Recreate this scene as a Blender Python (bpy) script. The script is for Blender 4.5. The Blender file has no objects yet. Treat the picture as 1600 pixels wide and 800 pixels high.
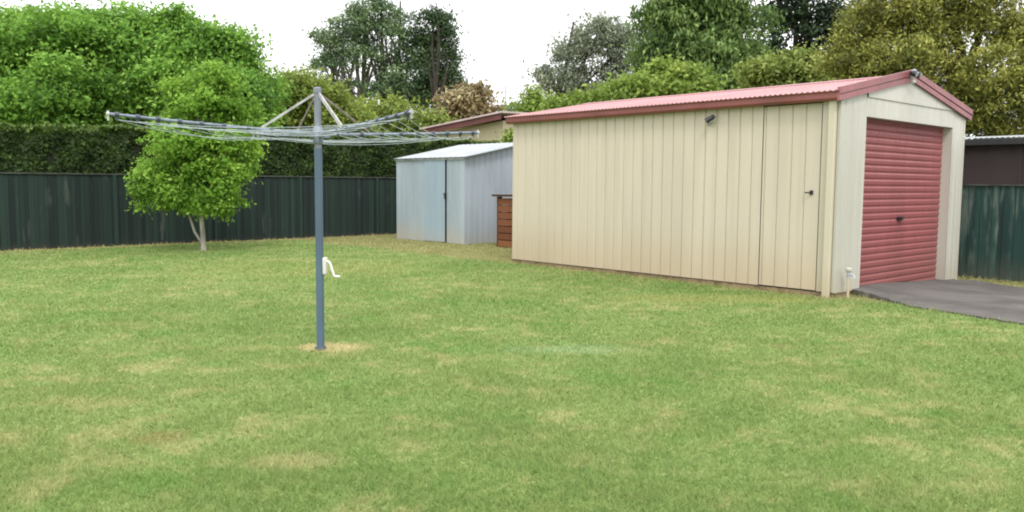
import bpy, math, random
import numpy as np
from mathutils import Matrix, Vector

random.seed(7)
scene = bpy.context.scene
COL = scene.collection
PI = math.pi

# ------------------------------------------------------------------ camera model (solved from the photo)
F, PT, RL, CH = 1296.6, 0.0865, 0.0075, 1.5

def at(u, v, Y):
    c, s = math.cos(RL), math.sin(RL)
    a, b = u - 800, v - 400
    X = c * a + s * b
    V = (s * a - c * b) / F
    y = math.cos(PT) + V * math.sin(PT)
    z = -math.sin(PT) + V * math.cos(PT)
    t = Y / y
    return Vector((X / F * t, Y, CH + z * t))

# ------------------------------------------------------------------ object helpers
def tag(o, label=None, cat=None, group=None, kind=None):
    if label: o['label'] = label
    if cat: o['category'] = cat
    if group: o['group'] = group
    if kind: o['kind'] = kind
    return o

def thing(name, label, cat, loc=(0, 0, 0), rz=0.0, group=None):
    o = bpy.data.objects.new(name, None)
    o.empty_display_size = 0.2
    COL.objects.link(o)
    o.location = loc
    o.rotation_euler = (0, 0, rz)
    return tag(o, label, cat, group)

class MB:
    def __init__(self):
        self.v, self.f, self.mi = [], [], []
    def add(self, vs, fs, mi=0):
        k = len(self.v)
        self.v += [tuple(p) for p in vs]
        self.f += [tuple(i + k for i in f) for f in fs]
        self.mi += [mi] * len(fs)
        return self
    def box(self, a, b, mi=0):
        x0, y0, z0 = a; x1, y1, z1 = b
        return self.add([(x0,y0,z0),(x1,y0,z0),(x1,y1,z0),(x0,y1,z0),(x0,y0,z1),(x1,y0,z1),(x1,y1,z1),(x0,y1,z1)],
                        [(0,3,2,1),(4,5,6,7),(0,1,5,4),(1,2,6,5),(2,3,7,6),(3,0,4,7)], mi)
    def bar(self, p, q, w, h, up=(0, 0, 1), mi=0):
        p, q = Vector(p), Vector(q)
        d = (q - p).normalized()
        s = d.cross(Vector(up)).normalized()
        t = s.cross(d).normalized()
        vs = []
        for e in (p, q):
            for a, b in ((-1,-1),(1,-1),(1,1),(-1,1)):
                vs.append(e + s * (a * w / 2) + t * (b * h / 2))
        return self.add(vs, [(0,3,2,1),(4,5,6,7),(0,1,5,4),(1,2,6,5),(2,3,7,6),(3,0,4,7)], mi)
    def tube(self, pts, r, n=10, mi=0, cap=True):
        pts = [Vector(p) for p in pts]
        rs = r if isinstance(r, (list, tuple)) else [r] * len(pts)
        rings, ref = [], None
        for i, p in enumerate(pts):
            d = (pts[min(i + 1, len(pts) - 1)] - pts[max(i - 1, 0)])
            if d.length < 1e-7: d = Vector((0, 0, 1))
            d.normalize()
            if ref is None:
                ref = Vector((0, 0, 1)) if abs(d.z) < .9 else Vector((1, 0, 0))
            s = d.cross(ref).normalized(); t = s.cross(d).normalized(); ref = t
            rings.append([p + (s * math.cos(2*PI*k/n) + t * math.sin(2*PI*k/n)) * rs[i] for k in range(n)])
        vs = [q for rg in rings for q in rg]
        fs = []
        for i in range(len(pts) - 1):
            for k in range(n):
                a, b = i * n + k, i * n + (k + 1) % n
                fs.append((a, b, b + n, a + n))
        if cap:
            fs.append(tuple(range(n - 1, -1, -1)))
            fs.append(tuple((len(pts) - 1) * n + k for k in range(n)))
        return self.add(vs, fs, mi)
    def prism(self, poly, e0, e1, ax='y', mi=0):
        n = len(poly)
        def P(a, b, e):
            return {'y': (a, e, b), 'x': (e, a, b), 'z': (a, b, e)}[ax]
        vs = [P(a, b, e0) for a, b in poly] + [P(a, b, e1) for a, b in poly]
        fs = [tuple(range(n)), tuple(range(2*n-1, n-1, -1))]
        for i in range(n):
            j = (i + 1) % n
            fs.append((i, i + n, j + n, j))
        return self.add(vs, fs, mi)
    def build(self, name, mat, parent=None, smooth=False, bevel=0.0, loc=None):
        me = bpy.data.meshes.new(name)
        me.from_pydata(self.v, [], self.f)
        mats = mat if isinstance(mat, (list, tuple)) else [mat]
        for m in mats: me.materials.append(m)
        me.polygons.foreach_set('material_index', self.mi)
        me.update()
        import bmesh
        bm = bmesh.new(); bm.from_mesh(me)
        bmesh.ops.recalc_face_normals(bm, faces=bm.faces)
        bm.to_mesh(me); bm.free()
        o = bpy.data.objects.new(name, me)
        COL.objects.link(o)
        if parent: o.parent = parent
        if loc: o.location = loc
        if smooth:
            me.shade_smooth()
            me.set_sharp_from_angle(angle=math.radians(40))
        if bevel:
            b = o.modifiers.new('bevel', 'BEVEL'); b.width = bevel; b.segments = 2; b.limit_method = 'ANGLE'
        return o

# ------------------------------------------------------------------ materials
class NT:
    def __init__(self, name):
        self.m = bpy.data.materials.new(name); self.m.use_nodes = True
        self.t = self.m.node_tree; self.n = self.t.nodes; self.l = self.t.links
        self.n.clear()
        self.out = self.n.new('ShaderNodeOutputMaterial')
    def new(self, typ, **kw):
        x = self.n.new('ShaderNode' + typ)
        for k, v in kw.items(): setattr(x, k, v)
        return x
    def set(self, sock, v):
        if isinstance(v, bpy.types.NodeSocket): self.l.new(v, sock)
        else: sock.default_value = v
    def math(self, op, a, b=0.0, clamp=False):
        x = self.new('Math', operation=op, use_clamp=clamp); self.set(x.inputs[0], a); self.set(x.inputs[1], b); return x.outputs[0]
    def mapr(self, v, a, b, c=0.0, d=1.0, smooth=True):
        x = self.new('MapRange', interpolation_type='SMOOTHSTEP' if smooth else 'LINEAR')
        self.set(x.inputs[0], v)
        for i, k in enumerate((a, b, c, d)): x.inputs[i + 1].default_value = k
        return x.outputs[0]
    def mix(self, f, a, b, mode='MIX'):
        x = self.new('Mix', data_type='RGBA', blend_type=mode)
        self.set(x.inputs[0], f)
        for s, v in ((x.inputs[6], a), (x.inputs[7], b)):
            self.set(s, v if isinstance(v, bpy.types.NodeSocket) else (*v[:3], 1.0))
        return x.outputs[2]
    def pos(self):
        return self.new('NewGeometry').outputs['Position']
    def objc(self):
        return self.new('TexCoord').outputs['Object']
    def scale(self, vec, s):
        x = self.new('Mapping'); self.set(x.inputs[0], vec); x.inputs['Scale'].default_value = s; return x.outputs[0]
    def noise(self, vec, sc, det=4.0, rough=.55):
        x = self.new('TexNoise'); self.set(x.inputs['Vector'], vec); x.inputs['Scale'].default_value = sc
        x.inputs['Detail'].default_value = det; x.inputs['Roughness'].default_value = rough; return x.outputs[0]
    def xyz(self, vec):
        x = self.new('SeparateXYZ'); self.set(x.inputs[0], vec); return x.outputs
    def bump(self, h, s, d=.01):
        x = self.new('Bump'); self.set(x.inputs['Height'], h); x.inputs['Strength'].default_value = s; x.inputs['Distance'].default_value = d
        return x.outputs[0]
    def pbr(self, col, rough=.5, metal=0.0, normal=None, spec=.5):
        p = self.new('BsdfPrincipled')
        self.set(p.inputs['Base Color'], col if isinstance(col, bpy.types.NodeSocket) else (*col[:3], 1.0))
        self.set(p.inputs['Roughness'], rough); p.inputs['Metallic'].default_value = metal
        p.inputs['Specular IOR Level'].default_value = spec
        if normal is not None: self.l.new(normal, p.inputs['Normal'])
        return p.outputs[0]
    def done(self, sh):
        self.l.new(sh, self.out.inputs[0]); return self.m

def paint(name, c, rough=.45, var=.12, sc=3.0, metal=0.0, dirt=None, dz=(0.0, .7), damt=.6, bump=.15, stretch=(1, 1, .25), spec=.5, streak=0.0):
    """painted / weathered surface: soft blotches, fine streaks and dirt rising from the ground"""
    t = NT(name); P = t.pos()
    n = t.noise(t.scale(P, stretch), sc, 5)
    n2 = t.noise(P, sc * 14, 3)
    lo = tuple(k * (1 - var * 1.4) for k in c); hi = tuple(min(1, k * (1 + var)) for k in c)
    col = t.mix(t.mapr(n, .3, .7), lo, hi)
    col = t.mix(t.math('MULTIPLY', t.mapr(n2, .45, .75), var * .7), col, tuple(k * .55 for k in c))
    if streak:
        q = t.noise(t.scale(P, (7, 7, .30)), 1.0, 5, .6)
        col = t.mix(t.math('MULTIPLY', t.mapr(q, .42, .72), streak), col, tuple(k * .74 for k in c))
        q2 = t.noise(t.scale(P, (5.3, 5.3, .2)), 1.0, 3, .5)
        col = t.mix(t.math('MULTIPLY', t.mapr(q2, .5, .7), streak * .6), col, tuple(min(1, k * 1.12) for k in c))
    if dirt:
        z = t.xyz(P)[2]
        g = t.mapr(t.math('ADD', z, t.math('MULTIPLY', t.math('SUBTRACT', n, .5), .5)), dz[0], dz[1], 1.0, 0.0)
        col = t.mix(t.math('MULTIPLY', g, damt), col, dirt)
    r = t.mapr(n2, .3, .7, max(.05, rough - .08), min(1, rough + .1), False)
    return t.done(t.pbr(col, r, metal, t.bump(t.noise(P, sc * 3, 3), bump, .004), spec))

def toned(name, dark, light, rough=.7, streak=None, wear=0.0, grain=10.0, var=.35, dirt=None, dz=(0, .3)):
    """uses the per-piece 'tone' attribute (each board or paling has its own shade)"""
    t = NT(name); P = t.pos()
    a = t.new('Attribute', attribute_name='tone').outputs['Fac']
    n = t.noise(t.scale(P, (1, 1, .08)), grain, 5)
    f = t.math('ADD', a, t.math('MULTIPLY', t.math('SUBTRACT', n, .5), var * 2), clamp=True)
    col = t.mix(f, dark, light)
    if streak:
        n3 = t.noise(t.scale(P, (1, 1, .12)), grain * .9, 4, .65)
        n4 = t.noise(P, 1.3, 3)
        col = t.mix(t.math('MULTIPLY', t.mapr(n3, .55 - wear, .74 - wear), t.mapr(n4, .45 - wear, .66 - wear)), col, streak)
    if dirt:
        z = t.xyz(P)[2]
        col = t.mix(t.mapr(t.math('ADD', z, t.math('MULTIPLY', t.math('SUBTRACT', n, .5), .35)), dz[0], dz[1], .75, 0.0), col, dirt)
    return t.done(t.pbr(col, rough, 0, t.bump(n, .4, .006), .3))

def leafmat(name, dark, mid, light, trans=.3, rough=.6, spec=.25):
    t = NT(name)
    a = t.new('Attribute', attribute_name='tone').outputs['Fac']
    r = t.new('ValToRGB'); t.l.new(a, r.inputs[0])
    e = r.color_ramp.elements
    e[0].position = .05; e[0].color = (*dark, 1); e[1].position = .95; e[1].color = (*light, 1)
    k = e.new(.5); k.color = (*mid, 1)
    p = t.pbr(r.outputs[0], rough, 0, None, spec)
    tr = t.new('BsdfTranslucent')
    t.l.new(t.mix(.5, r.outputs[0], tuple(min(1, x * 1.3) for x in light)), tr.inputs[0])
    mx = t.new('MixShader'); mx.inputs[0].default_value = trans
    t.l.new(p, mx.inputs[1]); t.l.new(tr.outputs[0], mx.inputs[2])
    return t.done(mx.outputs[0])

def barkmat(name, c, c2):
    t = NT(name); P = t.pos()
    n = t.noise(t.scale(P, (1, 1, .25)), 9, 5, .65)
    return t.done(t.pbr(t.mix(t.mapr(n, .35, .65), c, c2), .85, 0, t.bump(n, .8, .03), .2))

# ------------------------------------------------------------------ site layout (metres, camera above the origin)
GB = np.array([4.336, 11.110])                 # near corner of the garage
GN = np.array([.74064, .67191])                # along its front
GD = np.array([-.67191, .74064])               # along its side, away from the camera
GL, GW, GH = 6.45, 4.37, 2.64
GROT = math.atan2(GN[1], GN[0])
FA, FB = np.array([-16.9, 12.015]), np.array([2.6, 29.99])   # left boundary fence
FDIR = (FB - FA) / np.linalg.norm(FB - FA)
FNRM = np.array([-FDIR[1], FDIR[0]])
POLE = np.array([-1.72, 7.388])

def gpt(s, y): return GB + GN * s + GD * y

def ground_z(x, y):
    s = (np.asarray(x) - GB[0]) * GN[0] + (np.asarray(y) - GB[1]) * GN[1]
    t = np.clip((s - .8) / 3.4, 0, 1) * np.clip((np.asarray(x) - 3.5) / 2.5, 0, 1)
    z = -.10 * t * t * (3 - 2 * t)
    return z

# ------------------------------------------------------------------ lawn colour shared by turf and blades
def lawn_colour(t, blade=False):
    P = t.pos(); X = t.xyz(P)
    c = t.new('CombineXYZ'); t.l.new(X[0], c.inputs[0]); t.l.new(X[1], c.inputs[1])
    Q = c.outputs[0]
    big = t.noise(Q, .55, 4, .55)
    mid = t.noise(t.scale(Q, (1, 1.15, 1)), 2.3, 6, .68)
    fine = t.noise(Q, 11, 4, .6)
    green = t.mix(t.mapr(big, .35, .65), (.168, .262, .072), (.230, .302, .098))
    green = t.mix(t.mapr(fine, .35, .7), green, (.255, .330, .112))
    lush = t.mapr(t.noise(Q, .9, 4, .6), .52, .68)
    green = t.mix(t.math('MULTIPLY', lush, .55), green, (.135, .280, .056))
    dry = t.mapr(t.math('ADD', t.math('MULTIPLY', mid, .72), t.math('MULTIPLY', big, .28)), .50, .62)
    dry = t.math('MULTIPLY', dry, t.mapr(fine, .22, .62, .35, 1.0))
    col = t.mix(t.math('MULTIPLY', dry, .54), green, (.520, .450, .235))
    def spot(cx, cy, rx, ry, amount, colour, soft=1.0):
        nonlocal col
        dx = t.math('DIVIDE', t.math('SUBTRACT', X[0], cx), rx)
        dy = t.math('DIVIDE', t.math('SUBTRACT', X[1], cy), ry)
        r2 = t.math('ADD', t.math('MULTIPLY', dx, dx), t.math('MULTIPLY', dy, dy))
        r2 = t.math('ADD', r2, t.math('ADD', t.math('MULTIPLY', t.math('SUBTRACT', fine, .5), 2.2), t.math('MULTIPLY', t.math('SUBTRACT', mid, .5), 2.6)))
        col = t.mix(t.math('MULTIPLY', t.mapr(r2, .1, 1.2, 1.0, 0.0), amount), col, colour)
    spot(POLE[0] + .10, POLE[1] + .06, .36, .26, .85, (.62, .50, .29))
    spot(POLE[0] - .45, POLE[1] + .05, .5, .14, .3, (.52, .42, .2))
    spot(.60, 7.45, .68, .22, .30, (.36, .50, .32))
    spot(-2.05, 4.75, .17, .15, .40, (.38, .25, .13))
    spot(-1.15, 4.35, .28, .15, .38, (.60, .49, .28))
    spot(2.75, 10.9, 1.5, .55, .35, (.50, .44, .17))
    spot(-3.6, 14.5, 2.6, 2.2, .25, (.42, .41, .15))
    # thin, dry strip along the foot of the fence
    d = t.math('ADD', t.math('MULTIPLY', t.math('SUBTRACT', X[0], float(FA[0])), float(FNRM[0])),
               t.math('MULTIPLY', t.math('SUBTRACT', X[1], float(FA[1])), float(FNRM[1])))
    d = t.math('ADD', d, t.math('MULTIPLY', t.math('SUBTRACT', mid, .5), .9))
    col = t.mix(t.math('MULTIPLY', t.mapr(d, -.75, -.1), .75), col, (.48, .40, .2))
    # dry lip beside the garage slab
    g = t.math('ADD', t.math('MULTIPLY', t.math('SUBTRACT', X[0], float(GB[0])), float(GN[0])),
               t.math('MULTIPLY', t.math('SUBTRACT', X[1], float(GB[1])), float(GN[1])))
    g = t.math('ADD', g, t.math('MULTIPLY', t.math('SUBTRACT', mid, .5), .5))
    w = t.mapr(X[1], 10.2, 11.4)
    col = t.mix(t.math('MULTIPLY', t.math('MULTIPLY', t.mapr(g, -.35, -.02), .6), w), col, (.38, .30, .16))
    return col, fine, Q

t = NT('turf')
col, fine, Q = lawn_colour(t)
thatch = t.noise(Q, 45, 3, .7)
col = t.mix(t.math('MULTIPLY', t.mapr(thatch, .3, .75, 1.0, 0.15), .75), col, (.115, .150, .050))
M_TURF = t.done(t.pbr(col, .95, 0, t.bump(t.noise(Q, 60, 3), .6, .02), .1))
t = NT('grass_blades')
col, fine, Q = lawn_colour(t)
a = t.new('Attribute', attribute_name='tone').outputs['Fac']
hi = t.mix(a, (.76, .77, .74), (1.20, 1.22, 1.16))
col = t.mix(1.0, col, hi, 'MULTIPLY')
p = t.pbr(col, .6, 0, None, .25)
tr = t.new('BsdfTranslucent'); t.l.new(col, tr.inputs[0])
mx = t.new('MixShader'); mx.inputs[0].default_value = .4
t.l.new(p, mx.inputs[1]); t.l.new(tr.outputs[0], mx.inputs[2])
M_BLADE = t.done(mx.outputs[0])

M = {}
M['cream'] = paint('cream_sheet', (.520, .462, .370), .42, .05, .8, dirt=(.43, .32, .19), dz=(.0, 1.0), damt=.5, bump=.1, streak=.35)
M['white'] = paint('pale_sheet', (.485, .475, .415), .42, .06, .8, dirt=(.38, .34, .25), dz=(-.1, .5), damt=.5, bump=.1, streak=.3)
M['cream_trim'] = paint('cream_trim', (.50, .452, .352), .4, .06, 1.0, dirt=(.42, .33, .20), dz=(0, .5), damt=.5)
M['red_roof'] = paint('red_roof_sheet', (.36, .150, .155), .42, .12, 1.2, bump=.08, stretch=(1, 1, 1))
M['red_trim'] = paint('red_trim', (.265, .088, .095), .4, .12, 1.4, bump=.06)
M['red_gutter'] = paint('red_gutter', (.215, .066, .062), .4, .14, 1.4, bump=.06)
M['red_door'] = paint('red_roller_door', (.268, .080, .082), .5, .10, 1.2, dirt=(.22, .09, .075), dz=(0, .9), damt=.45, streak=.35)
M['slab'] = paint('concrete_edge', (.25, .185, .11), .9, .3, 6, bump=.6, stretch=(1, 1, 1))
M['dark'] = paint('black_plastic_or_shade', (.02, .02, .022), .45, .2, 8)  # black of the fittings; also the shade painted behind door gaps
M['grey_metal'] = paint('galvanised_steel', (.40, .42, .45), .45, .18, 5, .2)
M['white_pl'] = paint('white_plastic', (.62, .62, .58), .4, .06, 4)
M['shed_front'] = paint('blue_grey_sheet', (.335, .395, .445), .5, .10, 1.1, .0, dirt=(.42, .38, .30), dz=(0, .65), damt=.6, streak=.4)
M['shed_door'] = paint('pale_blue_door', (.300, .385, .455), .48, .08, 1.1, .0, dirt=(.38, .37, .33), dz=(0, .5), damt=.5, streak=.3)
M['shed_shaded'] = paint('blue_grey_shaded_sheet', (.300, .340, .395), .5, .10, 1.1, .0, dirt=(.30, .28, .25), dz=(0, .5), damt=.5)  # shed sheet darkened: shade of the side faces put into the colour
M['shed_roof'] = paint('zinc_roof', (.31, .33, .345), .55, .1, 1.5, .1)
M['asphalt'] = None
M['pole'] = paint('slate_blue_paint', (.078, .125, .180), .38, .15, 5, .0, bump=.05)
M['mast'] = paint('weathered_steel', (.20, .22, .26), .5, .2, 12, .3)
M['arm'] = paint('grey_blue_arm', (.175, .21, .265), .45, .2, 12, .2)
M['strut'] = paint('aluminium_strut', (.42, .42, .42), .5, .2, 15, .2)
M['strut_brown'] = paint('tarnished_strut', (.17, .145, .125), .6, .25, 15, .1)
M['line'] = paint('clothes_line_plastic', (.36, .41, .45), .5, .2, 20)
M['guide'] = paint('line_guide_plastic', (.045, .055, .075), .45, .2, 20)
M['fence'] = toned('green_paling', (.0105, .0165, .0165), (.0195, .039, .032), .9, streak=(.080, .088, .080), grain=6, var=.42, dirt=(.05, .045, .035), dz=(-.12, .16))
M['fence_side'] = toned('weathered_green_paling', (.013, .032, .031), (.026, .074, .062), .85, streak=(.13, .160, .140), wear=.10, grain=6, var=.35, dirt=(.075, .08, .065), dz=(-.3, .45))
M['cap'] = paint('fence_capping', (.050, .056, .048), .8, .3, 3)
M['brown_wall'] = paint('brown_sheet', (.040, .025, .026), .6, .12, .7)
M['timber'] = toned('red_brown_timber', (.11, .038, .018), (.25, .100, .044), .8, grain=9, var=.35)
M['timber_dark'] = toned('dark_timber', (.05, .025, .015), (.11, .055, .03), .85, grain=9)
M['house_wall'] = paint('neighbour_cream_wall', (.46, .41, .27), .7, .05, .8)
M['house_fascia'] = paint('dark_red_fascia', (.135, .040, .040), .5, .12, 1.5)
M['house_roof'] = paint('pale_roof_sheet', (.50, .40, .40), .45, .1, 1.5)
M['soil'] = paint('bare_concrete_collar', (.20, .19, .17), .9, .3, 12, stretch=(1, 1, 1), bump=.5)

t = NT('asphalt'); P = t.pos()
n1 = t.noise(P, 90, 3, .7); n2 = t.noise(P, 1.1, 5, .6)
col = t.mix(t.mapr(n2, .35, .65), (.066, .060, .056), (.118, .108, .100))
col = t.mix(t.mapr(n1, .5, .72), col, (.20, .185, .175))
M['asphalt'] = t.done(t.pbr(col, .88, 0, t.bump(n1, .6, .01), .3))

# ------------------------------------------------------------------ ground, driveway
xs = np.concatenate([[-600, -200, -80, -40], np.linspace(-20, 20, 81), [40, 80, 200, 600]])
ys = np.concatenate([[-600, -200, -60, -20], np.linspace(-6, 34, 81), [50, 90, 220, 700]])
mb = MB()
vs = [(x, y, float(ground_z(x, y))) for y in ys for x in xs]
nx = len(xs)
mb.add(vs, [(j*nx+i, j*nx+i+1, (j+1)*nx+i+1, (j+1)*nx+i) for j in range(len(ys)-1) for i in range(nx-1)])
lawn = mb.build('lawn', M_TURF, smooth=True)
tag(lawn, 'mown lawn with patches of straw coloured grass', 'lawn', kind='structure')

edge_l = [(.50, -.02), (.40, -.25), (.18, -.65), (-.11, -1.13), (-.30, -1.75), (-.46, -2.42), (-.62, -3.4), (-.8, -5), (-1, -9), (-1.2, -16)]
edge_l = [(.70, .14)] + edge_l
edge_r = [(3.86, .14), (4.34, -.02), (4.30, -.25), (4.22, -.65), (4.14, -1.13), (4.08, -1.75), (4.05, -2.42), (4.05, -3.4), (4.05, -5), (4.05, -9), (4.05, -16)]
def drive_pt(s, y, lift=.022):
    p = gpt(s, y)
    near = max(0.0, min(1.0, (y + 1.1) / 1.1))
    ramp = near * near * (3 - 2 * near) * (.058 if s < 4.3 else .01) * (1 - .25 * max(0, s) / 4.37)
    return (p[0], p[1], float(ground_z(*p)) + lift + ramp)
random.seed(3)
mb = MB(); rows = []
for (l, r) in zip(edge_l, edge_r):
    rows.append([(l[0] + (r[0]-l[0]) * k / 12, l[1] + (r[1]-l[1]) * k / 12) for k in range(13)])
fine_rows = []
for i in range(len(rows) - 1):
    for q in range(6):
        fine_rows.append([(a[0] + (b[0]-a[0])*q/6, a[1] + (b[1]-a[1])*q/6) for a, b in zip(rows[i], rows[i+1])])
fine_rows.append(rows[-1])
for rw in fine_rows:
    rw[0] = (rw[0][0] + random.uniform(-.05, .05), rw[0][1]); rw[-1] = (rw[-1][0] + random.uniform(-.03, .03), rw[-1][1])
vs = [drive_pt(*q) for rw in fine_rows for q in rw]; w = 13
mb.add(vs, [(j*w+i, j*w+i+1, (j+1)*w+i+1, (j+1)*w+i) for j in range(len(fine_rows)-1) for i in range(w-1)])
skl = [(*drive_pt(*rw[0])[:2], -.2) for rw in fine_rows]; skr = [(*drive_pt(*rw[-1])[:2], -.3) for rw in fine_rows]
n0 = len(mb.v)
for i in range(len(fine_rows) - 1):
    mb.add([drive_pt(*fine_rows[i][0]), drive_pt(*fine_rows[i+1][0]), skl[i+1], skl[i]], [(0, 1, 2, 3)])
    mb.add([drive_pt(*fine_rows[i][-1]), drive_pt(*fine_rows[i+1][-1]), skr[i+1], skr[i]], [(0, 1, 2, 3)])
tag(mb.build('driveway', M['asphalt'], smooth=True), 'grey asphalt driveway leading to the red roller door', 'driveway', kind='structure')

# ------------------------------------------------------------------ fast mesh of many small faces
def soup(name, co, nper, faces, tone, mat, parent=None):
    """co: (N*nper,3); faces: local index tuples all of equal length; tone: per element"""
    N = len(co) // nper
    fl = np.array(faces, dtype=np.int32); k = fl.shape[1]
    idx = (np.arange(N, dtype=np.int32)[:, None, None] * nper + fl[None]).reshape(-1)
    me = bpy.data.meshes.new(name)
    me.vertices.add(len(co)); me.vertices.foreach_set('co', np.ascontiguousarray(co, dtype=np.float32).reshape(-1))
    nf = N * len(faces)
    me.loops.add(len(idx)); me.loops.foreach_set('vertex_index', idx)
    me.polygons.add(nf); me.polygons.foreach_set('loop_start', np.arange(nf, dtype=np.int32) * k)
    try: me.polygons.foreach_set('loop_total', np.full(nf, k, dtype=np.int32))
    except Exception: pass
    at_ = me.attributes.new('tone', 'FLOAT', 'POINT')
    at_.data.foreach_set('value', np.repeat(np.clip(tone, 0, 1), nper).astype(np.float32))
    for m in (mat if isinstance(mat, (list, tuple)) else [mat]): me.materials.append(m)
    me.update(); me.validate()
    o = bpy.data.objects.new(name, me); COL.objects.link(o)
    if parent: o.parent = parent
    return o

def unit(v): return v / (np.linalg.norm(v, axis=1, keepdims=True) + 1e-9)

def leaf_verts(c, nrm, l, w, rng, droop=0.0):
    """a folded diamond leaf per centre"""
    n = len(c)
    r = unit(rng.normal(size=(n, 3)) + np.array([0, 0, -droop * 2.0]))
    d = unit(r - nrm * np.sum(r * nrm, axis=1, keepdims=True))
    s = np.cross(nrm, d)
    l = l[:, None]; w = w[:, None]
    a = c - d * l * .5
    b = c + s * w * .5 + nrm * w * .18 - d * l * .05
    e = c + d * l * .5 - nrm * l * .08
    g = c - s * w * .5 + nrm * w * .18 - d * l * .05
    return np.stack([a, b, e, g], axis=1).reshape(-1, 3)

LEAF_F = [(0, 1, 2), (0, 2, 3)]

# ------------------------------------------------------------------ grass blades
def inside_poly(x, y, poly):
    r = np.zeros(len(x), bool); j = len(poly) - 1
    for i in range(len(poly)):
        xi, yi = poly[i]; xj, yj = poly[j]
        c = ((yi > y) != (yj > y)) & (x < (xj - xi) * (y - yi) / (yj - yi + 1e-12) + xi)
        r ^= c; j = i
    return r

def make_grass():
    rng = np.random.default_rng(11)
    n = 860000
    r = 2.4 * np.exp(rng.random(n) * math.log(27.0 / 2.4))
    th = rng.uniform(-.95, .95, n)
    x, y = r * np.sin(th), r * np.cos(th)
    dpoly = [tuple(gpt(s + .03, yy)) for s, yy in edge_l] + [tuple(gpt(s - .03, yy)) for s, yy in reversed(edge_r)]
    gpoly = [tuple(gpt(*q)) for q in ((-.03, -.02), (GW + .05, -.02), (GW + .05, GL + .02), (-.03, GL + .02))]
    keep = ~inside_poly(x, y, dpoly) & ~inside_poly(x, y, gpoly)
    sd = (x - FA[0]) * FNRM[0] + (y - FA[1]) * FNRM[1]
    keep &= sd < -.02
    s2 = (x - GB[0]) * GN[0] + (y - GB[1]) * GN[1]
    keep &= s2 < 5.15
    keep &= ((x - POLE[0]) ** 2 + (y - POLE[1]) ** 2) > .06 ** 2
    x, y, r, sd, s2 = x[keep], y[keep], r[keep], sd[keep], s2[keep]
    n = len(x)
    # longer fringe by the fences
    fr = np.clip(1 - np.abs(sd) / .25, 0, 1) + np.clip(1 - np.abs(5.15 - s2) / .35, 0, 1) * (y > 11)
    u2 = (x - GB[0]) * GD[0] + (y - GB[1]) * GD[1]
    fr = fr + .9 * np.clip(1 - np.abs(s2 + .03) / .10, 0, 1) * (u2 > -.05) * (u2 < GL)
    el = np.interp(-u2, [-q[1] for q in edge_l], [q[0] for q in edge_l])
    fr = fr + .8 * np.clip(1 - np.abs(s2 - el) / .10, 0, 1) * (u2 < 0)
    h = rng.uniform(.014, .036, n) * (1 + 2.0 * fr * rng.random(n))
    lump = .5 + .5 * np.sin(x * 2.3 + np.sin(y * 1.7) * 2) * np.sin(y * 2.9 + np.sin(x * 1.9) * 2)
    h *= .75 + .5 * lump
    wd = .0032 * np.maximum(1, r / 4.5) * rng.uniform(.7, 1.3, n)
    a = rng.uniform(0, 2 * PI, n)
    lean = rng.normal(0, .75, (n, 2)) * h[:, None]
    z = ground_z(x, y)
    bx, by = np.cos(a) * wd, np.sin(a) * wd
    v = np.empty((n, 3, 3))
    v[:, 0] = np.stack([x - bx, y - by, z - .004], 1)
    v[:, 1] = np.stack([x + bx, y + by, z - .004], 1)
    v[:, 2] = np.stack([x + lean[:, 0], y + lean[:, 1], z + h], 1)
    tone = np.clip(rng.normal(.5, .22, n), 0, 1)
    o = soup('grass', v.reshape(-1, 3), 3, [(0, 1, 2)], tone, M_BLADE)
    tag(o, 'short mown grass blades covering the back lawn', 'grass', kind='stuff')
make_grass()

# ------------------------------------------------------------------ ribbed sheet (pans with narrow grooves) in a local plane
def ribbed(mb, a0, a1, z0, z1f, place, pitch=.2, gw=.016, gd=.013, off=.1, thick=0.0):
    """vertical pans along a in [a0,a1]; z1f(a) gives the top; place(a,depth,z) -> point. depth>0 goes inward"""
    pts = [(a0, 0.0)]
    k = a0 + off
    while k + gw < a1:
        pts += [(k, 0.0), (k + gw * .28, gd), (k + gw * .45, gd), (k + gw, 0.0)]
        k += pitch
    pts.append((a1, 0.0))
    vs = []
    for a, d in pts:
        vs += [place(a, d, z0), place(a, d, z1f(a))]
    mb.add(vs, [(2*i, 2*i+1, 2*i+3, 2*i+2) for i in range(len(pts) - 1)])

# ------------------------------------------------------------------ garage
gar = thing('garage', 'long cream metal garage with pink red roof and red roller door', 'garage', (GB[0], GB[1], 0), GROT)
DY0, DY1 = .26, 1.13        # side door
WB = .068                   # bottom of wall sheets
m = MB()
m.add([(.02, .02, -.3), (.74, .02, -.3), (.74, .30, -.3), (GW - .02, .30, -.3), (GW - .02, GL - .02, -.3), (.02, GL - .02, -.3),
       (.02, .02, .055), (.74, .02, .055), (.74, .30, .055), (GW - .02, .30, .055), (GW - .02, GL - .02, .055), (.02, GL - .02, .055)],
      [(5, 4, 3, 2, 1, 0), (6, 7, 8, 9, 10, 11), (0, 1, 7, 6), (1, 2, 8, 7), (2, 3, 9, 8), (3, 4, 10, 9), (4, 5, 11, 10), (5, 0, 6, 11)])
m.build('slab', M['slab'], gar)
m = MB()
ribbed(m, DY1 + .012, GL, WB, lambda a: GH, lambda a, d, z: (d, a, z), off=.16, gw=.030, gd=.019)
m.build('side_wall', M['cream'], gar)
m = MB()
m.box((.0, .02, WB), (.02, DY0 - .012, GH))
m.build('door_jamb', M['cream_trim'], gar)
m = MB()                                            # black sheets standing in for the shade seen in the gaps round the door
m.box((.03, .03, .06), (.05, GL - .05, GH - .02))
m.box((GW - .05, .03, -.1), (GW - .03, GL - .05, GH - .02))
m.build('gap_shade', M['dark'], gar)
m = MB()
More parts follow.
